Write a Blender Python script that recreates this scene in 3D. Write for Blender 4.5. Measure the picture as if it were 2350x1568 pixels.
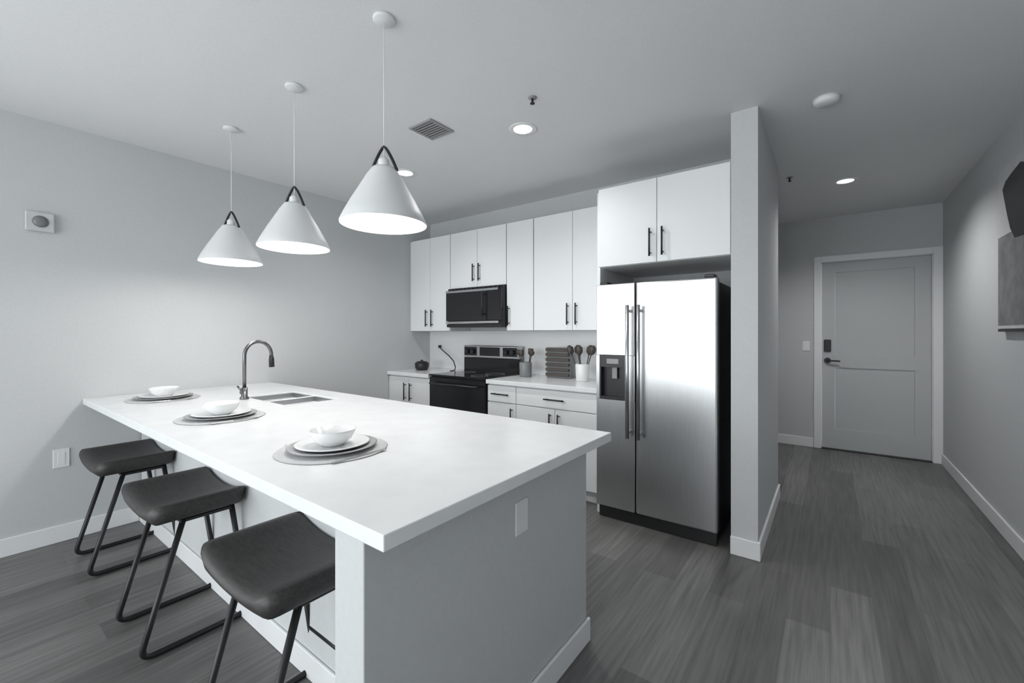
import bpy, bmesh, math, random
from mathutils import Vector, Matrix
random.seed(4)
S = bpy.context.scene
COL = S.collection
for o in list(bpy.data.objects):
    bpy.data.objects.remove(o)

# ------------------------------------------------------------------ camera
cd = bpy.data.cameras.new('camera')
cam = bpy.data.objects.new('camera', cd)
COL.objects.link(cam)
cam.location = (0, 0, 1.35)
cam.rotation_euler = (math.pi/2, 0, 0.6408)
cd.sensor_width = 36
cd.lens = 36*980/2350
cd.shift_y = -19/2350
cd.clip_start = 0.02
S.camera = cam

# ------------------------------------------------------------------ light, exposure
S.view_settings.view_transform = 'Standard'
S.view_settings.look = 'None'
S.view_settings.gamma = 1
S.view_settings.use_curve_mapping = False
S.view_settings.exposure = -0.12
W = bpy.data.worlds.new('world')
S.world = W
W.use_nodes = True
bg = W.node_tree.nodes['Background']
bg.inputs[0].default_value = (0.80, 0.90, 1.0, 1)
bg.inputs[1].default_value = 1.0


def area(name, loc, rot, sx, sy, power, col=(1, 1, 1)):
    l = bpy.data.lights.new(name, 'AREA')
    l.shape = 'RECTANGLE'
    l.size, l.size_y, l.energy, l.color = sx, sy, power, col
    o = bpy.data.objects.new(name, l)
    COL.objects.link(o)
    o.location, o.rotation_euler = loc, rot
    return o


# daylight through the windows behind the camera (rear wall and rear part of the left wall)
area('daylight_rear', (-1.70, -3.52, 1.30), (math.radians(90), 0, 0), 3.4, 2.0, 125, (0.95, 0.985, 1.0))
area('daylight_left', (-3.93, -2.2, 1.25), (math.radians(90), 0, math.radians(-90)), 1.8, 2.0, 55, (0.95, 0.985, 1.0))
sl = bpy.data.lights.new('bounce_sun', 'SUN')  # unseen sun, added so its floor patch bounces light onto the ceiling
sl.energy = 32
sl.angle = math.radians(1)
sl.color = (1.0, 0.97, 0.93)
bounce_sun = bpy.data.objects.new('bounce_sun', sl)
COL.objects.link(bounce_sun)
bounce_sun.rotation_euler = (math.radians(33), 0, math.radians(-14))

# ------------------------------------------------------------------ materials
def mat(name, col, rough=0.5, metal=0.0, spec=0.5, noise=None, bump=None, emit=None, coat=0.0):
    m = bpy.data.materials.new(name)
    m.use_nodes = True
    nt = m.node_tree
    b = nt.nodes['Principled BSDF']
    b.inputs['Base Color'].default_value = (*col, 1)
    b.inputs['Roughness'].default_value = rough
    b.inputs['Metallic'].default_value = metal
    b.inputs['Specular IOR Level'].default_value = spec
    b.inputs['Coat Weight'].default_value = coat
    if noise:
        scale, amt, stretch = noise
        tc = nt.nodes.new('ShaderNodeTexCoord')
        mp = nt.nodes.new('ShaderNodeMapping')
        mp.inputs['Scale'].default_value = stretch
        nz = nt.nodes.new('ShaderNodeTexNoise')
        nz.inputs['Scale'].default_value = scale
        nz.inputs['Detail'].default_value = 4
        rp = nt.nodes.new('ShaderNodeMapRange')
        rp.inputs['From Min'].default_value = 0.3
        rp.inputs['From Max'].default_value = 0.7
        rp.inputs['To Min'].default_value = 1-amt
        rp.inputs['To Max'].default_value = 1+amt
        mx = nt.nodes.new('ShaderNodeVectorMath')
        mx.operation = 'SCALE'
        mx.inputs[0].default_value = col
        nt.links.new(tc.outputs['Object'], mp.inputs[0])
        nt.links.new(mp.outputs[0], nz.inputs['Vector'])
        nt.links.new(nz.outputs['Fac'], rp.inputs[0])
        nt.links.new(rp.outputs[0], mx.inputs['Scale'])
        nt.links.new(mx.outputs[0], b.inputs['Base Color'])
        if bump:
            bp = nt.nodes.new('ShaderNodeBump')
            bp.inputs['Strength'].default_value = bump
            bp.inputs['Distance'].default_value = 0.004
            nt.links.new(nz.outputs['Fac'], bp.inputs['Height'])
            nt.links.new(bp.outputs[0], b.inputs['Normal'])
    if emit:
        b.inputs['Emission Color'].default_value = (1.0, 0.98, 0.95, 1)
        b.inputs['Emission Strength'].default_value = emit
    return m


def floor_mat():
    m = mat('floor_planks', (0.15, 0.145, 0.14), 0.38)
    nt = m.node_tree
    b = nt.nodes['Principled BSDF']
    tc = nt.nodes.new('ShaderNodeTexCoord')
    mp = nt.nodes.new('ShaderNodeMapping')
    mp.inputs['Rotation'].default_value = (0, 0, math.pi/2)
    br = nt.nodes.new('ShaderNodeTexBrick')
    br.inputs['Color1'].default_value = (0.165, 0.162, 0.158, 1)
    br.inputs['Color2'].default_value = (0.095, 0.093, 0.090, 1)
    br.inputs['Mortar'].default_value = (0.105, 0.102, 0.10, 1)
    br.inputs['Scale'].default_value = 1
    br.inputs['Brick Width'].default_value = 1.2
    br.inputs['Row Height'].default_value = 0.17
    br.inputs['Mortar Size'].default_value = 0.0015
    br.offset = 0.37
    nz = nt.nodes.new('ShaderNodeTexNoise')
    nz.inputs['Scale'].default_value = 6
    nz.inputs['Detail'].default_value = 5
    mp2 = nt.nodes.new('ShaderNodeMapping')
    mp2.inputs['Scale'].default_value = (9, 0.4, 1)
    mx = nt.nodes.new('ShaderNodeMixRGB')
    mx.blend_type = 'OVERLAY'
    mx.inputs[0].default_value = 0.7
    nt.links.new(tc.outputs['Object'], mp.inputs[0])
    nt.links.new(mp.outputs[0], br.inputs['Vector'])
    nt.links.new(tc.outputs['Object'], mp2.inputs[0])
    nt.links.new(mp2.outputs[0], nz.inputs['Vector'])
    nt.links.new(br.outputs['Color'], mx.inputs[1])
    nt.links.new(nz.outputs['Fac'], mx.inputs[2])
    nt.links.new(mx.outputs[0], b.inputs['Base Color'])
    return m


M = dict(
    wall=mat('wall_paint', (0.56, 0.575, 0.58), 0.7, noise=(60, 0.02, (1, 1, 1)), bump=0.05),
    ceil=mat('ceiling_paint', (0.74, 0.75, 0.755), 0.8, noise=(70, 0.02, (1, 1, 1)), bump=0.06),
    trim=mat('trim_paint', (0.80, 0.81, 0.815), 0.4),
    cab=mat('cabinet_paint', (0.79, 0.805, 0.81), 0.42),
    floor=floor_mat(),
    quartz=mat('quartz', (0.80, 0.815, 0.82), 0.22, noise=(9, 0.03, (1, 1, 1))),
    steel=mat('brushed_steel', (0.56, 0.57, 0.575), 0.30, 1.0, noise=(12, 0.05, (14, 14, 0.4))),
    sink=mat('sink_steel', (0.42, 0.43, 0.435), 0.35, 1.0),
    blackglass=mat('black_glass', (0.012, 0.012, 0.013), 0.12),
    black=mat('black_plastic', (0.016, 0.016, 0.017), 0.4),
    blackmetal=mat('black_metal', (0.018, 0.018, 0.019), 0.38, 0.3),
    bronze=mat('dark_metal', (0.03, 0.029, 0.028), 0.4, 0.6),
    chrome=mat('faucet_metal', (0.18, 0.18, 0.185), 0.28, 1.0),
    leather=mat('dark_stained_wood', (0.034, 0.032, 0.031), 0.5, noise=(14, 0.35, (1, 9, 9)), bump=0.12),
    shade=mat('pendant_enamel', (0.72, 0.73, 0.735), 0.45),
    shadein=mat('pendant_lining', (0.9, 0.9, 0.9), 0.6),
    bulb=mat('lamp_glow', (1, 1, 1), 0.5, emit=9.0),
    led=mat('downlight_glow', (1, 1, 1), 0.5, emit=7.0),
    grille=mat('grille_metal', (0.30, 0.30, 0.305), 0.5),
    door=mat('door_paint', (0.50, 0.515, 0.52), 0.45),
    china=mat('white_china', (0.80, 0.81, 0.81), 0.2),
    charger=mat('grey_stoneware', (0.30, 0.305, 0.31), 0.4),
    matw=mat('woven_placemat', (0.50, 0.505, 0.505), 0.8, noise=(220, 0.18, (1, 1, 1)), bump=0.5),
    greyplastic=mat('mixer_enamel', (0.045, 0.046, 0.048), 0.3),
    wood=mat('dark_wood', (0.06, 0.05, 0.043), 0.5, noise=(30, 0.2, (1, 1, 6))),
    crock=mat('grey_ceramic', (0.20, 0.205, 0.21), 0.35),
    canvas=mat('canvas_paint', (0.60, 0.61, 0.615), 0.8, noise=(14, 0.06, (1, 1, 1))),
    canvasgrey=mat('canvas_grey_paint', (0.20, 0.205, 0.21), 0.8, noise=(10, 0.2, (1, 1, 1))),
    white=mat('white_plastic', (0.80, 0.81, 0.81), 0.35),
)
glass = bpy.data.materials.new('window_glass')
glass.use_nodes = True
gt = glass.node_tree
gt.nodes.remove(gt.nodes['Principled BSDF'])
g1 = gt.nodes.new('ShaderNodeBsdfTransparent')
g2 = gt.nodes.new('ShaderNodeBsdfGlossy')
g2.inputs['Roughness'].default_value = 0.02
g3 = gt.nodes.new('ShaderNodeMixShader')
g3.inputs[0].default_value = 0.06
gt.links.new(g1.outputs[0], g3.inputs[1])
gt.links.new(g2.outputs[0], g3.inputs[2])
gt.links.new(g3.outputs[0], gt.nodes['Material Output'].inputs['Surface'])
M['glass'] = glass

# ------------------------------------------------------------------ helpers
def BM():
    return bmesh.new()


def box(bm, x0, x1, y0, y1, z0, z1, bev=0.0, seg=1):
    r = bmesh.ops.create_cube(bm, size=1)
    vs = r['verts']
    for v in vs:
        v.co = Vector(((x0+x1)/2+v.co.x*(x1-x0), (y0+y1)/2+v.co.y*(y1-y0), (z0+z1)/2+v.co.z*(z1-z0)))
    if bev:
        es = list({e for v in vs for e in v.link_edges})
        bmesh.ops.bevel(bm, geom=es, offset=bev, segments=seg, affect='EDGES', profile=0.5)
    return bm


def lathe(bm, prof, cx=0, cy=0, n=40, caps=False):
    rings = []
    for r, z in prof:
        rings.append([bm.verts.new((cx+r*math.cos(2*math.pi*i/n), cy+r*math.sin(2*math.pi*i/n), z)) for i in range(n)])
    for a, b in zip(rings, rings[1:]):
        for i in range(n):
            f = bm.faces.new((a[i], a[(i+1) % n], b[(i+1) % n], b[i]))
            f.smooth = True
    if caps:
        bm.faces.new(list(reversed(rings[0])))
        bm.faces.new(rings[-1])
    return bm


def tube(bm, pts, r, n=10, closed=False):
    pts = [Vector(p) for p in pts]
    rings = []
    up = Vector((0, 0, 1))
    N = len(pts)
    ref = None
    for i, p in enumerate(pts):
        t = (pts[min(i+1, N-1)]-pts[max(i-1, 0)]).normalized()
        if ref is None:
            ref = t.cross(up) if abs(t.z) < 0.9 else t.cross(Vector((1, 0, 0)))
        ref = (ref-t*ref.dot(t)).normalized()
        b = t.cross(ref)
        rr = r[i] if isinstance(r, (list, tuple)) else r
        rings.append([bm.verts.new(p+rr*(ref*math.cos(2*math.pi*k/n)+b*math.sin(2*math.pi*k/n))) for k in range(n)])
    for a, b in zip(rings, rings[1:]):
        for k in range(n):
            f = bm.faces.new((a[k], a[(k+1) % n], b[(k+1) % n], b[k]))
            f.smooth = True
    bm.faces.new(list(reversed(rings[0])))
    bm.faces.new(rings[-1])
    return bm


def rounded(pts, rad, n=6):
    """polyline with rounded corners"""
    P = [Vector(p) for p in pts]
    out = [P[0]]
    for a, b, c in zip(P, P[1:], P[2:]):
        d1 = (a-b).normalized()
        d2 = (c-b).normalized()
        s, e = b+d1*rad, b+d2*rad
        for k in range(n+1):
            t = k/n
            out.append(s*(1-t)**2+b*2*t*(1-t)+e*t*t)
    out.append(P[-1])
    return out


def link(name, bm, m, parent=None, off=None):
    if off is not None:
        bmesh.ops.translate(bm, verts=bm.verts, vec=-Vector(off))
    bmesh.ops.recalc_face_normals(bm, faces=bm.faces)
    me = bpy.data.meshes.new(name)
    bm.to_mesh(me)
    bm.free()
    me.materials.append(m)
    o = bpy.data.objects.new(name, me)
    COL.objects.link(o)
    if parent is not None:
        o.parent = parent
        off0 = parent
    return o


def tag(o, label, cat, group=None):
    o['label'] = label
    o['category'] = cat
    if group:
        o['group'] = group
    return o


def thing(name, loc, label, cat, group=None):
    o = bpy.data.objects.new(name, None)
    o.empty_display_size = 0.1
    COL.objects.link(o)
    o.location = loc
    tag(o, label, cat, group)
    return o


def part(root, name, bm, m, parent=None, label=None):
    """bm is in world coordinates; root an unrotated Empty"""
    o = link(name, bm, m, parent or root, root.location)
    if label:
        o['label'] = label
    return o


def struct(name, bm, m):
    o = link(name, bm, m)
    o['kind'] = 'structure'
    return o


def copy_tree(o, parent=None):
    c = o.copy()
    COL.objects.link(c)
    if parent is not None:
        c.parent = parent
    for ch in list(o.children):
        copy_tree(ch, c)
    return c


# ------------------------------------------------------------------ room
XL, XR, YB, YF, YR, H = -4.0, 0.93, 3.66, 6.19, -3.6, 2.70
XH, YH = -0.345, 4.12          # end of the hall's left wall
struct('floor', box(BM(), XL-.3, XR+.3, YR-.3, YF+.3, -0.1, 0.0), M['floor'])
struct('ceiling', box(BM(), XL-.3, XR+.3, YR-.3, YF+.3, H, H+0.1), M['ceil'])


def wall_x(name, X0, X1, y0, y1, holes=()):
    """wall slab between X0..X1 running in y, with rectangular holes (ya,yb,za,zb)"""
    bm = BM()
    ys = y0
    for ya, yb, za, zb in holes:
        box(bm, X0, X1, ys, ya, 0, H)
        box(bm, X0, X1, ya, yb, 0, za)
        box(bm, X0, X1, ya, yb, zb, H)
        ys = yb
    box(bm, X0, X1, ys, y1, 0, H)
    return struct(name, bm, M['wall'])


def wall_y(name, Y0, Y1, x0, x1, holes=()):
    bm = BM()
    xs = x0
    for xa, xb, za, zb in holes:
        box(bm, xs, xa, Y0, Y1, 0, H)
        if za > 0:
            box(bm, xa, xb, Y0, Y1, 0, za)
        box(bm, xa, xb, Y0, Y1, zb, H)
        xs = xb
    box(bm, xs, x1, Y0, Y1, 0, H)
    return struct(name, bm, M['wall'])


WL = (-3.15, -1.25, 0.20, 2.30)
WR = (-3.45, 0.05, 0.25, 2.35)
DX0, DX1, DZ = -0.088, 0.855, 2.178
wall_x('wall_left', XL-.15, XL, YR, YB, [WL])
wall_x('wall_right', XR, XR+.15, YR, YF)
wall_y('wall_rear', YR-.15, YR, XL-.15, XR+.15, [WR])
wall_y('wall_back', YB, YB+.12, XL-.15, -0.49)
wall_y('wall_front', YF, YF+.15, -2.75, XR+.15, [(DX0, DX1, 0, DZ)])
bm = box(BM(), -0.49, XH, 2.905, YH, 0, H)
struct('wall_hall', bm, M['wall'])
wall_x('wall_side', -2.75, -2.6, YB+.12, YF)

# baseboards
def bboard(name, bm):
    return struct(name, bm, M['trim'])


bboard('baseboard_left', box(BM(), XL, XL+.014, YR, 0.86, 0, 0.11, .003))
bboard('baseboard_right', box(BM(), XR-.014, XR, YR, YF-.02, 0, 0.11, .003))
bboard('baseboard_front', box(BM(), -2.6, DX0-.075, YF-.014, YF, 0, 0.11, .003))
bm = box(BM(), -0.492, XH+.014, 2.891, 2.905, 0, 0.11, .003)
box(bm, XH, XH+.014, 2.905, YH+.014, 0, 0.11, .003)
bboard('baseboard_hall', bm)

# windows behind the camera
def window(name, axis, lo, hi, z0, z1, at):
    bm = BM()
    t = .05
    def bx(a, b, c, d):
        if axis == 'y':
            box(bm, a, b, at-.09, at-.03, c, d, .004)
        else:
            box(bm, at-.09, at-.03, a, b, c, d, .004)
    bx(lo, lo+t, z0, z1)
    bx(hi-t, hi, z0, z1)
    bx(lo+t, hi-t, z0, z0+t)
    bx(lo+t, hi-t, z1-t, z1)
    mid = (lo+hi)/2
    bx(mid-t/2, mid+t/2, z0+t, z1-t)
    o = struct(name, bm, M['trim'])
    for a, b in ((lo+t, mid-t/2), (mid+t/2, hi-t)):
        g = BM()
        if axis == 'y':
            box(g, a, b, at-.064, at-.058, z0+t, z1-t)
        else:
            box(g, at-.064, at-.058, a, b, z0+t, z1-t)
        link('pane', g, M['glass'], o)
    return o


window('window_1', 'y', WR[0], WR[1], WR[2], WR[3], YR)
window('window_2', 'x', WL[0], WL[1], WL[2], WL[3], XL)

# front door at the end of the hall
def recess_panel(bm, x0, x1, z0, z1, yf, d=0.012, inset=0.02, back=0.03, wins=()):
    pass


bm = BM()
yf = YF+.05
st = 0.125
wx0, wx1 = DX0+.006+st, DX1-.006-st
bands = [(0.24, 0.95), (1.10, DZ-.12)]
box(bm, DX0+.006, wx0, yf, yf+.04, 0.008, DZ-.005)
box(bm, wx1, DX1-.006, yf, yf+.04, 0.008, DZ-.005)
zs = 0.008
for a, b in bands:
    box(bm, wx0, wx1, yf, yf+.04, zs, a)
    zs = b
box(bm, wx0, wx1, yf, yf+.04, zs, DZ-.005)
door = struct('door_1', bm, M['door'])
for a, b in bands:
    link('door_panel', box(BM(), wx0+.001, wx1-.001, yf+.012, yf+.03, a, b), M['door'], door)
k = BM()
box(k, -0.062, 0.006, yf-.022, yf, 1.135, 1.275, .006)
link('door_lock', k, M['black'], door)['label'] = 'black keypad deadbolt'
k = BM()
tube(k, [(-.028, yf, 1.03), (-.028, yf-.012, 1.03)], .033, 20)
tube(k, [(-.028, yf-.012, 1.03), (-.028, yf-.045, 1.03)], .011, 12)
tube(k, [(-.028, yf-.045, 1.03), (-.01, yf-.048, 1.03), (.09, yf-.048, 1.028)], .009, 10)
link('door_handle', k, M['black'], door)['label'] = 'black lever handle'
# casing
bm = BM()
cw = .07
box(bm, DX0-cw, DX0, YF-.018, YF, 0, DZ+cw, .003)
box(bm, DX1, XR, YF-.018, YF, 0, DZ+cw, .003)
box(bm, DX0, DX1, YF-.018, YF, DZ, DZ+cw, .003)
box(bm, DX0-.002, DX0+.004, YF, YF+.15, 0, DZ)
box(bm, DX1-.004, DX1+.002, YF, YF+.15, 0, DZ)
box(bm, DX0, DX1, YF, YF+.15, DZ-.004, DZ+.002)
struct('trim_1', bm, M['trim'])
struct('trim_2', box(BM(), DX0, DX1, YF-.01, YF+.14, 0, 0.008), M['bronze'])

# ------------------------------------------------------------------ cabinets
CAB = M['cab']


def shaker_bm(x0, x1, z0, z1, y, th=.02, fr=.055, dep=.006):
    bm = BM()
    return box(bm, x0, x1, y, y+th, z0, z1, .002)
    box(bm, x1-fr, x1, y, y+th, z0, z1)
    box(bm, x0+fr, x1-fr, y, y+th, z0, z0+fr)
    box(bm, x0+fr, x1-fr, y, y+th, z1-fr, z1)
    box(bm, x0+fr-.001, x1-fr+.001, y+dep, y+th-.002, z0+fr-.001, z1-fr+.001)
    return bm


def pull(root, parent, x, z, y, length, vertical):
    bm = BM()
    a = length/2
    if vertical:
        tube(bm, [(x, y-.03, z-a), (x, y-.03, z+a)], .0065, 8)
        for s in (-.75, .75):
            tube(bm, [(x, y-.03, z+s*a), (x, y, z+s*a)], .005, 8)
    else:
        tube(bm, [(x-a, y-.03, z), (x+a, y-.03, z)], .0065, 8)
        for s in (-.75, .75):
            tube(bm, [(x+s*a, y-.03, z), (x+s*a, y, z)], .005, 8)
    part(root, 'handle', bm, M['blackmetal'], parent, 'black bar handle')


def cabinet(name, x0, x1, y0, y1, z0, z1, doors, drawers, label, group, toe=0.0, cat='cabinet'):
    """doors: (x0,x1,z0,z1,handle_x,handle_z,handle_len); drawers: (x0,x1,z0,z1,hx,hz,hl)"""
    r = thing(name, ((x0+x1)/2, (y0+y1)/2, z0), label, cat, group)
    part(r, 'carcass', box(BM(), x0, x1, y0+.021, y1, z0+toe, z1, .001), CAB)
    if toe:
        part(r, 'toe_kick', box(BM(), x0, x1, y0+.08, y1, z0, z0+toe), CAB)
    g = .0018
    for (a, b, c, d, hx, hz, hl) in doors:
        o = part(r, 'door', shaker_bm(a+g, b-g, c+g, d-g, y0), CAB)
        pull(r, o, hx, hz, y0, hl, True)
    for (a, b, c, d, hx, hz, hl) in drawers:
        o = part(r, 'drawer', box(BM(), a+g, b-g, y0, y0+.02, c+g, d-g, .002), CAB)
        pull(r, o, hx, hz, y0, hl, False)
    return r


UB, UT, UY = 1.375, 2.43, 3.33
GU, GB = 'white wall cabinets', 'white base cabinets'
# upper cabinets
m = -3.645
cabinet('wall_cabinet', -3.955, -3.325, UY, YB-.003, UB, UT,
        [(-3.955, m, UB, UT, m-.045, 1.52, .19), (m, -3.325, UB, UT, m+.045, 1.52, .19)], [],
        'white two-door wall cabinet left of the microwave, in the far corner', GU)
m = -2.935
cabinet('wall_cabinet', -3.32, -2.555, UY, YB-.003, 1.83, UT,
        [(-3.32, m, 1.83, UT, m-.04, 1.98, .18), (m, -2.555, 1.83, UT, m+.04, 1.98, .18)], [],
        'short white two-door wall cabinet directly above the microwave', GU)
cabinet('wall_cabinet', -2.55, -2.235, UY, YB-.003, UB, UT,
        [(-2.55, -2.235, UB, UT, -2.515, 1.52, .19)], [],
        'narrow white single-door wall cabinet just right of the microwave', GU)
m = -1.82
cabinet('wall_cabinet', -2.23, -1.42, UY, YB-.003, UB, UT,
        [(-2.23, m, UB, UT, m-.042, 1.52, .19), (m, -1.42, UB, UT, m+.042, 1.52, .19)], [],
        'white two-door wall cabinet between microwave and refrigerator, above the slatted rack', GU)
m = -0.945
cabinet('wall_cabinet', -1.375, -0.492, 2.91, YB-.003, 1.835, 2.41,
        [(-1.375, m, 1.835, 2.41, m-.042, 1.97, .19), (m, -0.492, 1.835, 2.41, m+.042, 1.97, .19)], [],
        'deep white two-door cabinet above the stainless refrigerator', GU)
part_filler = link('cabinet_filler', box(BM(), XL, -3.957, UY+.02, YB, UB, UT), CAB)
tag(part_filler, 'narrow white filler strip between corner wall cabinet and left wall', 'filler')
gp = link('gable_panel', box(BM(), -1.417, -1.392, 2.98, YB, 0, UT-.02, .001), CAB)
tag(gp, 'tall white side panel on the left of the refrigerator', 'panel')

# base cabinets
BY, BT = 3.035, 0.885
m = -3.66
cabinet('base_cabinet', XL+.006, -3.325, BY, YB-.003, 0, BT,
        [(XL+.004, m, .11, BT-.01, m-.045, .72, .19), (m, -3.325, .11, BT-.01, m+.045, .72, .19)], [],
        'white two-door base cabinet left of the black range', GB, .105)
cabinet('base_cabinet', -2.545, -2.222, BY, YB-.003, 0, BT,
        [(-2.545, -2.222, .11, .72, -2.26, .62, .13)], [(-2.545, -2.222, .725, BT-.01, -2.385, .80, .19)],
        'narrow white base cabinet with one drawer right of the black range', GB, .105)
m = -1.822
cabinet('base_cabinet', -2.22, -1.42, BY, YB-.003, 0, BT,
        [(-2.22, m, .11, .72, m-.04, .62, .13), (m, -1.42, .11, .72, m+.04, .62, .13)],
        [(-2.22, -1.42, .725, BT-.01, m, .80, .19)],
        'wide white base cabinet with drawer and two doors beside the refrigerator', GB, .105)
CT = 0.925
for x0, x1, lb in ((XL+.002, -3.325, 'white quartz worktop left of the range'),
                   (-2.548, -1.42, 'white quartz worktop right of the range, under the slatted rack')):
    tag(link('worktop', box(BM(), x0, x1, BY-.025, YB-.002, BT+.001, CT, .003), M['quartz']), lb, 'worktop', 'white worktops')

# backsplash tiles are not resolved in the photo: smooth white splashback
sp = BM()
box(sp, XL+.002, -1.406, YB-.01, YB-.001, CT+.001, UB-.002)
tag(link('backsplash', sp, M['trim']), 'pale smooth backsplash between worktop and wall cabinets', 'backsplash')

# ------------------------------------------------------------------ range
r = thing('range', (-2.936, 3.3, 0), 'black range with glass cooktop and raised control panel below the microwave', 'stove')
RX0, RX1 = -3.316, -2.556
part(r, 'body', box(BM(), RX0, RX1, 3.05, 3.62, 0.02, .915, .003), M['black'])
part(r, 'storage_drawer', box(BM(), RX0+.006, RX1-.006, 3.025, 3.05, .06, .225, .004), M['blackglass'])
od = part(r, 'oven_door', box(BM(), RX0+.006, RX1-.006, 3.015, 3.05, .235, .905, .005), M['blackglass'])
h = BM()
tube(h, [(RX0+.06, 2.97, .845), (RX1-.06, 2.97, .845)], .011, 10)
for x in (RX0+.09, RX1-.09):
    tube(h, [(x, 2.97, .845), (x, 3.016, .845)], .008, 8)
part(r, 'handle', h, M['black'], od)
ct = part(r, 'cooktop', box(BM(), RX0, RX1, 3.01, 3.54, .915, .932, .004), M['blackglass'])
for bx_, by_, br_ in ((-3.12, 3.16, .10), (-2.75, 3.16, .085), (-3.12, 3.40, .075), (-2.75, 3.40, .10)):
    b = BM()
    lathe(b, [(br_, .9321), (br_, .9328), (br_-.006, .9328), (br_-.006, .9321)], bx_, by_, 36)
    part(r, 'burner_ring', b, M['grille'], ct)
part(r, 'backguard', box(BM(), RX0, RX1, 3.54, 3.62, .915, 1.08, .004), M['blackglass'])
cp = part(r, 'control_panel', box(BM(), RX0, RX1, 3.535, 3.625, 1.08, 1.215, .006), M['steel'], None, 'steel strip with black controls')
part(r, 'display', box(BM(), -3.075, -2.80, 3.530, 3.5349, 1.105, 1.198, .001), M['blackglass'], cp)
for x0, x1 in ((-3.30, -3.12), (-2.755, -2.572)):
    part(r, 'knob_plate', box(BM(), x0, x1, 3.531, 3.5349, 1.105, 1.198, .001), M['blackglass'], cp)
    for q in (.28, .72):
        kb = BM()
        xx = x0+(x1-x0)*q
        tube(kb, [(xx, 3.531, 1.15), (xx, 3.503, 1.15)], [.026, .022], 16)
        part(r, 'knob', kb, M['black'], cp)

# ------------------------------------------------------------------ microwave
r = thing('microwave', (-2.935, 3.45, 1.41), 'black over-the-range microwave with silver lower trim, under the short cabinet', 'microwave')
MX0, MX1 = -3.312, -2.558
part(r, 'body', box(BM(), MX0, MX1, 3.285, 3.62, 1.412, 1.825, .003), M['black'])
dr = part(r, 'door', box(BM(), MX0+.002, -2.74, 3.25, 3.284, 1.478, 1.80, .004), M['blackglass'])
hb = BM()
tube(hb, [(-2.77, 3.215, 1.52), (-2.77, 3.215, 1.76)], .008, 8)
for z in (1.54, 1.74):
    tube(hb, [(-2.77, 3.215, z), (-2.77, 3.25, z)], .006, 8)
part(r, 'handle', hb, M['black'], dr)
part(r, 'control_panel', box(BM(), -2.737, MX1-.002, 3.252, 3.284, 1.478, 1.80, .004), M['blackglass'])
part(r, 'lower_trim', box(BM(), MX0+.002, MX1-.035, 3.248, 3.284, 1.448, 1.474, .003), M['steel'], None, 'silver trim strip')
part(r, 'upper_trim', box(BM(), MX0+.002, MX1-.035, 3.246, 3.2495, 1.775, 1.798, .001), M['steel'], None, 'silver top strip')
v = BM()
for i in range(12):
    x = MX0+.04+i*.058
    box(v, x, x+.045, 3.262, 3.284, 1.806, 1.818)
part(r, 'vent_grille', v, M['black'])
part(r, 'bottom_panel', box(BM(), MX0+.002, MX1-.002, 3.262, 3.284, 1.414, 1.445, .002), M['black'])

# ------------------------------------------------------------------ refrigerator
FX0, FX1, FS, FY, FT = -1.388, -0.566, -1.094, 2.905, 1.705
r = thing('refrigerator', ((FX0+FX1)/2, 3.25, 0), 'stainless side-by-side refrigerator with black ice dispenser', 'refrigerator')
part(r, 'body', box(BM(), FX0+.01, FX1-.012, 2.985, 3.62, .03, FT-.02, .004), M['black'], None, 'black cabinet sides')


def fdoor(x0, x1, hole=None):
    bm = BM()
    z0, z1 = .09, FT
    if not hole:
        return box(bm, x0, x1, FY, FY+.07, z0, z1, .012, 2)
    hx0, hx1, hz0, hz1 = hole
    box(bm, x0, x1, FY, FY+.07, z0, hz0, .004)
    box(bm, x0, x1, FY, FY+.07, hz1, z1, .004)
    box(bm, x0, hx0, FY, FY+.07, hz0, hz1)
    box(bm, hx1, x1, FY, FY+.07, hz0, hz1)
    box(bm, hx0, hx1, FY+.055, FY+.07, hz0, hz1)
    return bm


hole = (-1.362, -1.168, .873, 1.19)
ld = part(r, 'freezer_door', fdoor(FX0, FS-.003, hole), M['steel'])
rd = part(r, 'fridge_door', fdoor(FS+.003, FX1), M['steel'])
dp = BM()
hx0, hx1, hz0, hz1 = hole
box(dp, hx0, hx0+.012, FY-.003, FY+.054, hz0, hz1)
box(dp, hx1-.012, hx1, FY-.003, FY+.054, hz0, hz1)
box(dp, hx0+.012, hx1-.012, FY-.003, FY+.054, hz0, hz0+.02)
box(dp, hx0+.012, hx1-.012, FY-.003, FY+.054, hz1-.085, hz1)
box(dp, hx0+.012, hx1-.012, FY+.045, FY+.054, hz0+.02, hz1-.085)
part(r, 'dispenser', dp, M['black'], ld, 'black ice and water dispenser')
pd = BM()
box(pd, -1.275, -1.235, FY+.02, FY+.03, 1.02, 1.105, .003)
part(r, 'dispenser_paddle', pd, M['grille'], ld)
part(r, 'dispenser_display', box(BM(), -1.305, -1.215, FY-.005, FY-.0031, 1.13, 1.165), M['grille'], ld)
for x, p in ((FS-.036, ld), (FS+.042, rd)):
    hb = BM()
    tube(hb, [(x, FY-.055, .62), (x, FY-.055, 1.545)], .0125, 12)
    for z in (.66, 1.505):
        tube(hb, [(x, FY-.055, z), (x, FY, z)], .010, 10)
    part(r, 'handle', hb, M['steel'], p, 'long vertical steel handle')
gr = BM()
box(gr, FX0+.01, FX1-.01, FY+.03, 2.985, .0, .082, .002)
part(r, 'toe_grille', gr, M['black'], None, 'black toe grille')
for x in (FX0+.05, FX1-.05):
    part(r, 'hinge_cover', box(BM(), x-.03, x+.03, FY+.015, FY+.10, FT+.001, FT+.02, .004), M['black'])

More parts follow.
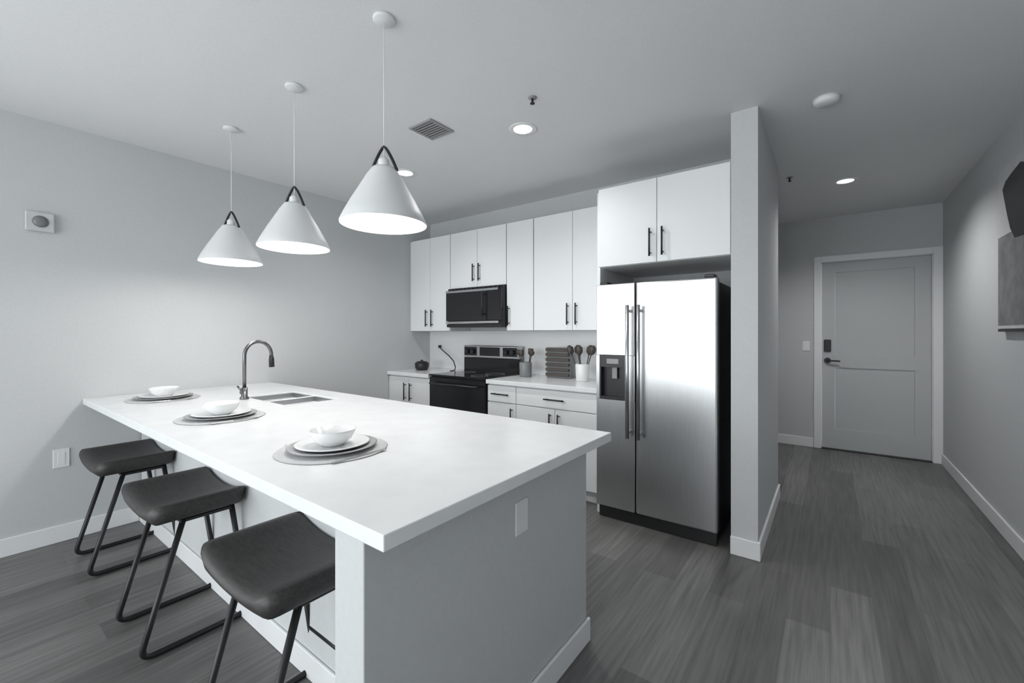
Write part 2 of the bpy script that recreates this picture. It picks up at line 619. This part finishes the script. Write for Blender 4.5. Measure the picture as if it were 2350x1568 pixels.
# ------------------------------------------------------------------ island
r = thing('kitchen_island', (-2.4, 1.2, 0), 'long pale island base with grey end panel and white baseboard, beneath the quartz countertop', 'island')
part(r, 'base', box(BM(), XL+.016, -0.982, .872, 1.70, 0, .874, .001), M['wall'])
ep = part(r, 'end_panel', box(BM(), -0.98, -0.86, .583, 1.70, 0, .874, .002), M['wall'])
bb = BM()
box(bb, -0.859, -0.846, .570, 1.713, 0, .10, .003)
box(bb, -0.981, -0.859, .570, .5825, 0, .10, .003)
part(r, 'baseboard', bb, M['trim'], ep)
part(r, 'baseboard', box(BM(), XL+.016, -0.983, .859, .8715, 0, .10, .003), M['trim'])
op = part(r, 'outlet', box(BM(), -0.8595, -0.854, 1.168, 1.24, .658, .772, .002), M['white'], ep, 'white outlet cover')
g = .003
x = -3.9
for wdt in (.55, .75, .60, .60):
    part(r, 'door', shaker_bm(x, x+wdt-.004, .11, .86, 0).__class__ and (lambda b: (bmesh.ops.translate(b, verts=b.verts, vec=(0, 1.701, 0)), b)[1])(shaker_bm(x, x+wdt-.004, .11, .86, 0, dep=.014)), CAB)
    x += wdt

# countertop with sink opening
SX0, SX1, SY0, SY1 = -3.22, -2.62, 1.255, 1.585


def slab(x0, x1, y0, y1, z0, z1, hole):
    bm = BM()
    xs = [x0, hole[0], hole[1], x1]
    ys = [y0, hole[2], hole[3], y1]
    V = {}
    for k, z in enumerate((z0, z1)):
        for i, x in enumerate(xs):
            for j, y in enumerate(ys):
                V[i, j, k] = bm.verts.new((x, y, z))
    for i in range(3):
        for j in range(3):
            if (i, j) == (1, 1):
                continue
            bm.faces.new((V[i, j, 1], V[i+1, j, 1], V[i+1, j+1, 1], V[i, j+1, 1]))
            bm.faces.new((V[i, j, 0], V[i, j+1, 0], V[i+1, j+1, 0], V[i+1, j, 0]))
    def side(a, b):
        bm.faces.new((V[a[0], a[1], 0], V[b[0], b[1], 0], V[b[0], b[1], 1], V[a[0], a[1], 1]))
    for i in range(3):
        side((i, 0), (i+1, 0))
        side((i+1, 3), (i, 3))
        side((0, i+1), (0, i))
        side((3, i), (3, i+1))
    side((1, 1), (1, 2)); side((1, 2), (2, 2)); side((2, 2), (2, 1)); side((2, 1), (1, 1))
    return bm


o = link('island_countertop', slab(XL+.002, -0.772, .572, 1.766, .8755, .914, (SX0, SX1, SY0, SY1)), M['quartz'])
bv = o.modifiers.new('bevel', 'BEVEL'); bv.width = .003; bv.segments = 2; bv.limit_method = 'ANGLE'
tag(o, 'long white quartz countertop of the island with place settings and sink', 'countertop')

# sink: two bowls
r = thing('sink', ((SX0+SX1)/2, (SY0+SY1)/2, .70), 'double-bowl stainless sink set into the island countertop', 'sink')
mid = (SX0+SX1)/2-.01


def bowl(x0, x1, y0, y1, zt, zb):
    bm = BM()
    t = .006
    box(bm, x0, x0+t, y0, y1, zb, zt)
    box(bm, x1-t, x1, y0, y1, zb, zt)
    box(bm, x0+t, x1-t, y0, y0+t, zb, zt)
    box(bm, x0+t, x1-t, y1-t, y1, zb, zt)
    box(bm, x0+t, x1-t, y0+t, y1-t, zb, zb+t)
    return bm


for a, b in ((SX0+.002, mid-.012), (mid+.012, SX1-.002)):
    bo = part(r, 'basin', bowl(a, b, SY0+.002, SY1-.002, .905, .715), M['sink'])
    dd = lathe(BM(), [(.0, .7225), (.035, .7225), (.042, .7215)], (a+b)/2, (SY0+SY1)/2, 24)
    part(r, 'drain', dd, M['grille'], bo)
part(r, 'divider', box(BM(), mid-.0119, mid+.0119, SY0+.002, SY1-.002, .74, .908, .003), M['steel'])

# faucet
fx, fy = -3.105, 1.205
r = thing('faucet', (fx, fy, .914), 'tall gooseneck pull-down faucet behind the island sink', 'faucet')
part(r, 'base', lathe(BM(), [(.0, .9145), (.028, .9145), (.028, .922), (.019, .935), (.019, .99), (.0, .99)], fx, fy, 24), M['chrome'])
pts = [(fx, fy, .985), (fx, fy, 1.20)]
R = .085
for k in range(1, 15):
    a = math.pi*k/14*1.03
    pts.append((fx, fy+R-R*math.cos(a), 1.20+R*1.1*math.sin(a)))
part(r, 'spout', tube(BM(), pts, .0115, 14), M['chrome'])
e = Vector(pts[-1])
part(r, 'spray_head', tube(BM(), [e+Vector((0, 0, .006)), e+Vector((0, .001, -.02)), e+Vector((0, .003, -.075))], [.012, .0165, .0175], 14), M['blackmetal'])
hd = BM()
tube(hd, [(fx-.015, fy, .955), (fx-.045, fy, .955)], .013, 12)
tube(hd, [(fx-.04, fy, .957), (fx-.075, fy-.012, .995)], .006, 8)
part(r, 'lever', hd, M['chrome'])

# ------------------------------------------------------------------ stools
def seat_bm():
    bm = BM()
    nx, ny = 22, 14
    hx, hy, rr = .262, .185, .07
    def pos(u, v):
        # superellipse-ish rounded rectangle
        x, y = u*hx, v*hy
        ex, ey = max(0, abs(x)-(hx-rr)), max(0, abs(y)-(hy-rr))
        if ex > 0 and ey > 0:
            m_ = max(ex, ey); l = math.hypot(ex, ey)
            k = m_/l
            x = math.copysign(hx-rr+ex*k, x); y = math.copysign(hy-rr+ey*k, y)
        return x, y
    def ztop(x, y):
        s = .600+.050*(abs(x)/hx)**2.2
        edge = max(abs(x)/hx, abs(y)/hy)
        return s-.018*max(0, (edge-.80)/.20)**2
    def zbot(x, y):
        s = .538+.022*(abs(x)/hx)**2.2
        edge = max(abs(x)/hx, abs(y)/hy)
        return s+.022*max(0, (edge-.78)/.22)**2
    T, B = {}, {}
    for i in range(nx+1):
        for j in range(ny+1):
            u, v = -1+2*i/nx, -1+2*j/ny
            x, y = pos(u, v)
            T[i, j] = bm.verts.new((x, y, ztop(x, y)))
            sx = .955 if max(abs(u), abs(v)) > .99 else 1
            B[i, j] = bm.verts.new((x*sx, y*sx, zbot(x, y)))
    for i in range(nx):
        for j in range(ny):
            bm.faces.new((T[i, j], T[i+1, j], T[i+1, j+1], T[i, j+1]))
            bm.faces.new((B[i, j], B[i, j+1], B[i+1, j+1], B[i+1, j]))
    loop = [(i, 0) for i in range(nx)]+[(nx, j) for j in range(ny)]+[(i, ny) for i in range(nx, 0, -1)]+[(0, j) for j in range(ny, 0, -1)]
    for a, b in zip(loop, loop[1:]+loop[:1]):
        bm.faces.new((T[a], B[a], B[b], T[b]))
    for f in bm.faces:
        f.smooth = True
    return bm


def make_stool():
    r = thing('bar_stool', (0, 0, 0), 'x', 'stool', 'dark saddle stools at the island')
    link('seat', seat_bm(), M['leather'], r)
    pb = BM()
    box(pb, -.20, .20, -.07, .14, .530, .5455, .003)
    link('seat_plate', pb, M['blackmetal'], r)
    for s in (-1, 1):
        x = s*.19
        p = rounded([(x, -.055, .545), (x, -.205, .0125), (x, .205, .0125), (x, .13, .545)], .055, 8)
        link('leg_frame', tube(BM(), p, .0118, 12), M['blackmetal'], r)
    link('footrest', tube(BM(), [(-.19, .178, .19), (.19, .178, .19)], .0105, 12), M['blackmetal'], r)
    return r


st0 = make_stool()
stools = [(-1.465, .70, 'dark wooden saddle-seat stool nearest the camera, beside the island end panel'),
          (-2.445, .69, 'dark wooden saddle-seat stool in the middle of the row of three'),
          (-3.455, .69, 'dark wooden saddle-seat stool farthest from the camera, by the left wall')]
for i, (x, y, lb) in enumerate(stools):
    o = st0 if i == 0 else copy_tree(st0)
    o.location = (x, y, 0)
    o['label'] = lb

# ------------------------------------------------------------------ place settings
def fork_bm():
    bm = BM()
    box(bm, -.006, .006, -.095, .03, .0, .0025, .001)
    box(bm, -.011, .011, .03, .05, .0, .0025)
    for k in (-1.5, -.5, .5, 1.5):
        box(bm, k*.0062-.0018, k*.0062+.0018, .05, .092, .0, .002)
    return bm


def knife_bm():
    bm = BM()
    box(bm, -.007, .007, -.105, -.01, .0, .004, .0012)
    box(bm, -.009, .008, -.01, .105, .0, .0018)
    return bm


Z0 = .9145
protos = None
where = [(-1.50, .885, 'nearest the camera, by the island end', 'nearest the camera'),
         (-2.53, .875, 'in the middle of the island', 'in the middle'),
         (-3.56, .895, 'farthest away, by the left wall', 'farthest away')]
for i, (x, y, w1, w2) in enumerate(where):
    if protos is None:
        pm = link('placemat', lathe(BM(), [(0, 0), (.195, 0), (.198, .002), (.195, .0042), (0, .0045)], 0, 0, 56), M['matw'])
        chg = link('charger_plate', lathe(BM(), [(0, 0), (.10, 0), (.155, .012), (.158, .0145), (.152, .016), (.10, .005), (0, .005)], 0, 0, 56), M['charger'])
        pl = link('dinner_plate', lathe(BM(), [(0, 0), (.085, 0), (.13, .014), (.132, .0165), (.126, .018), (.085, .006), (0, .006)], 0, 0, 56), M['china'])
        bw = link('bowl', lathe(BM(), [(0, 0), (.040, 0), (.042, .004), (.066, .022), (.080, .052), (.0815, .058), (.078, .057), (.062, .026), (.038, .010), (0, .008)], 0, 0, 48), M['china'])
        fk = link('fork', fork_bm(), M['steel'])
        kn = link('knife', knife_bm(), M['steel'])
        protos = (pm, chg, pl, bw, fk, kn)
        items = protos
    else:
        items = [copy_tree(p) for p in protos]
    pm, chg, pl, bw, fk, kn = items
    pm.location = (x, y, Z0)
    chg.location = (x, y, Z0+.0048)
    pl.location = (x, y, Z0+.0110)
    bw.location = (x, y, Z0+.0180)
    fk.location = (x-.172, y, Z0+.0046)
    kn.location = (x+.175, y, Z0+.0046)
    tag(pm, 'round grey woven placemat '+w1, 'placemat', 'place settings on the island')
    tag(chg, 'grey charger plate of the place setting '+w2, 'plate', 'place settings on the island')
    tag(pl, 'white dinner plate of the place setting '+w2, 'plate', 'place settings on the island')
    tag(bw, 'white bowl on top of the place setting '+w2, 'bowl', 'place settings on the island')
    tag(fk, 'fork left of the plates at the place setting '+w2, 'fork', 'place settings on the island')
    tag(kn, 'knife right of the plates at the place setting '+w2, 'knife', 'place settings on the island')

# ------------------------------------------------------------------ pendants
def make_pendant():
    r = thing('pendant_light', (0, 0, 0), 'x', 'lamp', 'white cone pendants above the island')
    zb = 1.815
    outer = [(.179, zb), (.181, zb+.006), (.163, zb+.045), (.134, zb+.10), (.102, zb+.155), (.074, zb+.205), (.058, zb+.228), (.050, zb+.240), (.0, zb+.242)]
    inner = [(.0, zb+.238), (.046, zb+.234), (.070, zb+.204), (.098, zb+.154), (.130, zb+.099), (.159, zb+.044), (.176, zb+.004), (.179, zb)]
    link('shade', lathe(BM(), outer, 0, 0, 56), M['shade'], r)
    link('shade_lining', lathe(BM(), inner, 0, 0, 56), M['shadein'], r)
    link('bulb', lathe(BM(), [(0, zb+.055), (.022, zb+.062), (.037, zb+.085), (.038, zb+.105), (.024, zb+.135), (.016, zb+.16), (.014, zb+.20)], 0, 0, 24), M['bulb'], r)
    link('socket', lathe(BM(), [(.0, zb+.242), (.024, zb+.242), (.024, zb+.275), (.012, zb+.288), (0, zb+.288)], 0, 0, 24), M['shade'], r)
    pts = []
    for k in range(-8, 9):
        a = k/8
        pts.append((a*.060*math.cos(.45), a*.060*math.sin(.45), zb+.335-.105*abs(a)**1.35))
    link('yoke', tube(BM(), pts, .0065, 8), M['bronze'], r)
    link('cord', tube(BM(), [(0, 0, zb+.288), (0, 0, H-.02)], .0022, 8), M['white'], r)
    link('canopy', lathe(BM(), [(0, H-.014), (.042, H-.014), (.046, H-.010), (.046, H-.0005), (0, H-.0005)], 0, 0, 32), M['ceil'], r)
    return r


p0 = make_pendant()
for i, (x, y, lb) in enumerate([(-1.535, 1.14, 'large white cone pendant nearest the camera, by the end of the island'),
                                (-2.35, 1.16, 'middle one of the three white cone pendants over the island'),
                                (-3.165, 1.15, 'white cone pendant farthest from the camera, above the sink end')]):
    o = p0 if i == 0 else copy_tree(p0)
    o.location = (x, y, 0)
    o['label'] = lb
    l = bpy.data.lights.new('pendant_glow', 'POINT')
    l.energy = 9; l.shadow_soft_size = .04; l.color = (1, .97, .93)
    lo = bpy.data.objects.new('pendant_glow', l)
    COL.objects.link(lo)
    lo.location = (x, y, 1.815+.03)

# ------------------------------------------------------------------ ceiling fittings
for i, (x, y, lb) in enumerate([(-1.63, 2.305, 'round lit downlight in the kitchen ceiling in front of the refrigerator'),
                                (-2.87, 2.345, 'round lit downlight in the kitchen ceiling behind the nearest pendant'),
                                (0.106, 4.80, 'round lit downlight in the hall ceiling before the front door')]):
    r = thing('downlight', (x, y, H-.02), lb, 'ceiling light', 'recessed downlights')
    part(r, 'trim_ring', lathe(BM(), [(.062, H-.0035), (.088, H-.0055), (.092, H-.003), (.092, H-.0003), (.062, H-.0003)], x, y, 40), M['white'])
    part(r, 'lens', lathe(BM(), [(0, H-.0040), (.061, H-.0030), (.061, H-.0004), (0, H-.0004)], x, y, 32), M['led'])
    l = bpy.data.lights.new('downlight_glow', 'SPOT')
    l.energy = (50, 50, 110)[i]; l.spot_size = math.radians(150); l.spot_blend = .8; l.shadow_soft_size = .06
    lo = bpy.data.objects.new('downlight_glow', l)
    COL.objects.link(lo)
    lo.location = (x, y, H-.012)

r = thing('ceiling_vent', (-2.115, 1.945, H-.012), 'small square grey air vent in the kitchen ceiling', 'vent')
vx, vy, vs = -2.115, 1.945, .105
fr = BM()
for a, b, c, d in ((-vs, vs, -vs, -vs+.018), (-vs, vs, vs-.018, vs), (-vs, -vs+.018, -vs+.018, vs-.018), (vs-.018, vs, -vs+.018, vs-.018)):
    box(fr, vx+a, vx+b, vy+c, vy+d, H-.010, H-.0003, .002)
part(r, 'frame', fr, M['grille'])
part(r, 'backing', box(BM(), vx-vs+.018, vx+vs-.018, vy-vs+.018, vy+vs-.018, H-.002, H-.0003), M['black'])
for k in range(7):
    yy = vy-vs+.031+k*.0238
    s = BM()
    box(s, vx-vs+.018, vx+vs-.018, yy-.007, yy+.007, H-.0085, H-.0065)
    part(r, 'slat', s, M['grille'])
for x, y, lb in ((-1.368, 2.03, 'small dark sprinkler head in the kitchen ceiling'), (-.284, 4.40, 'tiny dark sprinkler head in the hall ceiling')):
    r = thing('sprinkler', (x, y, H-.04), lb, 'sprinkler', 'ceiling sprinklers')
    part(r, 'escutcheon', lathe(BM(), [(0, H-.006), (.022, H-.006), (.026, H-.0003), (0, H-.0003)], x, y, 24), M['grille'])
    part(r, 'head', lathe(BM(), [(0, H-.036), (.014, H-.036), (.014, H-.033), (.006, H-.031), (.006, H-.006)], x, y, 16), M['bronze'])

# ------------------------------------------------------------------ things on the back worktops
# dark slatted rack and white crock of utensils
r = thing('slatted_rack', (-2.06, 3.47, CT), 'dark slatted rack standing on the worktop against the backsplash', 'rack')
part(r, 'back_board', box(BM(), -2.19, -1.93, 3.49, 3.505, CT+.0005, CT+.29, .003), M['crock'])
for k in range(6):
    part(r, 'slat', box(BM(), -2.185, -1.935, 3.462, 3.4895, CT+.02+k*.047, CT+.048+k*.047, .003), M['wood'])
kx, ky = -1.76, 3.40
r = thing('white_crock', (kx, ky, CT), 'pale utensil crock nearest the refrigerator, full of dark utensils', 'crock')
part(r, 'jar', lathe(BM(), [(0, CT+.0005), (.05, CT+.0005), (.055, CT+.01), (.062, CT+.15), (.058, CT+.155), (.055, CT+.15), (.048, CT+.012), (0, CT+.01)], kx, ky, 32), M['china'])
for k, (tx, ty) in enumerate([(-.105, .0), (-.06, .04), (-.01, -.03), (.04, .05), (.085, .0)]):
    b_ = BM()
    a0 = Vector((kx+tx*.2, ky+ty*.2, CT+.02)); a1 = Vector((kx+tx, ky+ty, CT+.235)); d = (a1-a0).normalized()
    tube(b_, [a0, a1], .005, 8)
    tube(b_, [a1-d*.005, a1+d*.02, a1+d*.06, a1+d*.085], [.006, .028, .031, .01], 12)
    o = link('cooking_spoon', b_, M['wood'])
    tag(o, ['dark cooking spoon leaning farthest left in the pale crock', 'second dark spoon from the left in the pale crock', 'middle dark spoon in the pale crock', 'second dark spoon from the right in the pale crock', 'dark cooking spoon leaning farthest right in the pale crock'][k], 'spoon', 'utensils in the pale crock')

# utensil crock
cx, cy = -2.385, 3.42
r = thing('utensil_crock', (cx, cy, CT), 'grey utensil crock between the range and the slatted rack', 'crock')
part(r, 'jar', lathe(BM(), [(0, CT+.0005), (.055, CT+.0005), (.06, CT+.01), (.062, CT+.14), (.058, CT+.145), (.055, CT+.14), (.053, CT+.012), (0, CT+.01)], cx, cy, 32), M['crock'])
for k, (dx, dy, tx, ty, L, kind) in enumerate([(-.02, .01, -.09, .02, .27, 'spoon'), (.02, 0, .055, .02, .265, 'spoon'), (0, -.02, -.02, -.04, .26, 'spatula'), (.01, .02, .02, .05, .275, 'spatula')]):
    b = BM()
    a0 = Vector((cx+dx, cy+dy, CT+.014)); a1 = Vector((cx+tx, cy+ty, CT+L*.78)); d = (a1-a0).normalized()
    tube(b, [a0, a1], .005, 8)
    if kind == 'spoon':
        tube(b, [a1-d*.005, a1+d*.015, a1+d*.035, a1+d*.055], [.006, .022, .025, .008], 12)
    else:
        tube(b, [a1-d*.005, a1+d*.01, a1+d*.06], [.006, .024, .026], 6)
    o = link('cooking_'+kind, b, M['wood'])
    tag(o, ['dark cooking spoon leaning left in the grey crock', 'dark cooking spoon leaning right in the grey crock',
            'dark spatula at the front of the grey crock', 'dark spatula at the back of the grey crock'][k], kind, 'utensils in the crock')

# small black bowl and cord left of the range
r = thing('black_bowl', (-3.78, 3.33, CT), 'small black lidded pot in the corner of the left worktop', 'pot')
part(r, 'pot', lathe(BM(), [(0, CT+.0005), (.06, CT+.0005), (.078, CT+.03), (.082, CT+.075), (.078, CT+.08), (0, CT+.08)], -3.78, 3.33, 32), M['black'])
part(r, 'lid', lathe(BM(), [(.08, CT+.081), (.06, CT+.098), (.012, CT+.106), (.012, CT+.118), (0, CT+.12)], -3.78, 3.33, 32), M['black'])
r = thing('wall_outlet', (-3.80, YB-.0105, 1.20), 'outlet on the backsplash in the far corner with a black cord', 'outlet')
part(r, 'cover_plate', box(BM(), -3.835, -3.765, YB-.016, YB-.0102, 1.145, 1.255, .002), M['white'])
part(r, 'plug', box(BM(), -3.815, -3.785, YB-.045, YB-.0162, 1.17, 1.205, .004), M['black'])
cdp = [(-3.79, YB-.05, 1.185), (-3.74, 3.59, 1.165), (-3.66, 3.57, 1.13), (-3.56, 3.55, 1.085), (-3.47, 3.53, 1.03), (-3.41, 3.50, .965), (-3.385, 3.46, .932), (-3.375, 3.38, .930)]
tag(link('power_cord', tube(BM(), cdp, .006, 8), M['black']), 'black power cord drooping from the corner outlet to the worktop', 'cord')

# ------------------------------------------------------------------ on the walls
r = thing('door_chime', (XL, .38, 2.0), 'small white chime box high on the left wall', 'chime')
part(r, 'cover', box(BM(), XL+.006, XL+.028, .315, .44, 1.99, 2.11, .006, 2), M['wall'])
part(r, 'mounting_plate', box(BM(), XL+.0005, XL+.006, .325, .43, 2.0, 2.10), M['white'])

r = thing('wall_canvas', (XR, 3.85, 1.378), 'tall abstract canvas with dark shape on the right hall wall', 'picture')
part(r, 'frame', box(BM(), XR-.032, XR-.0005, 3.40, 4.225, 1.378, 2.42, .002), M['canvas'])
pg = BM()
box(pg, XR-.0335, XR-.0321, 3.402, 4.223, 1.40, 1.98)
part(r, 'painted_field', pg, M['canvasgrey'], None, 'grey lower field')
part(r, 'bottom_edge', box(BM(), XR-.034, XR-.0005, 3.40, 4.225, 1.360, 1.3775, .001), M['bronze'], None, 'dark bottom edge')
pb = BM()
vs_ = [pb.verts.new((XR-.0345, y, z)) for y, z in ((4.13, 2.28), (4.07, 2.32), (3.95, 2.34), (3.80, 2.36), (3.62, 2.30), (3.60, 2.02), (3.75, 1.92), (3.90, 1.93), (3.98, 2.00), (4.05, 2.12))]
f = pb.faces.new(vs_)
ex = bmesh.ops.extrude_face_region(pb, geom=[f])
bmesh.ops.translate(pb, verts=[g_ for g_ in ex['geom'] if isinstance(g_, bmesh.types.BMVert)], vec=(.001, 0, 0))
part(r, 'painted_shape', pb, M['black'], None, 'black painted shape')

# small wall and ceiling fittings
o = lathe(BM(), [(0, 0), (.034, 0), (.036, .004), (.02, .012), (0, .013)], 0, 0, 28)
bmesh.ops.rotate(o, verts=o.verts, matrix=Matrix.Rotation(math.pi/2, 3, 'Y'))
bmesh.ops.translate(o, verts=o.verts, vec=(XL+.028, .378, 2.05))
part(bpy.data.objects['door_chime'], 'round_lens', o, M['crock'])
r = thing('wall_outlet', (XL, .47, .45), 'white outlet low on the left wall behind the stools', 'outlet')
part(r, 'cover_plate', box(BM(), XL+.0005, XL+.007, .435, .51, .48, .60, .002), M['white'])
part(r, 'receptacle', box(BM(), XL+.0071, XL+.009, .455, .49, .50, .58, .001), M['trim'])
r = thing('light_switch', (-.23, YF, 1.2), 'white light switch left of the front door', 'switch')
part(r, 'cover_plate', box(BM(), -.27, -.195, YF-.007, YF-.0005, 1.14, 1.26, .002), M['white'])
part(r, 'rocker', box(BM(), -.25, -.215, YF-.010, YF-.0071, 1.165, 1.235, .001), M['trim'])
r = thing('smoke_detector', (-.02, 3.05, H-.03), 'round pale smoke detector in the hall ceiling', 'detector')
part(r, 'housing', lathe(BM(), [(0, H-.034), (.045, H-.034), (.06, H-.024), (.066, H-.0005), (0, H-.0005)], -.02, 3.05, 36), M['white'])
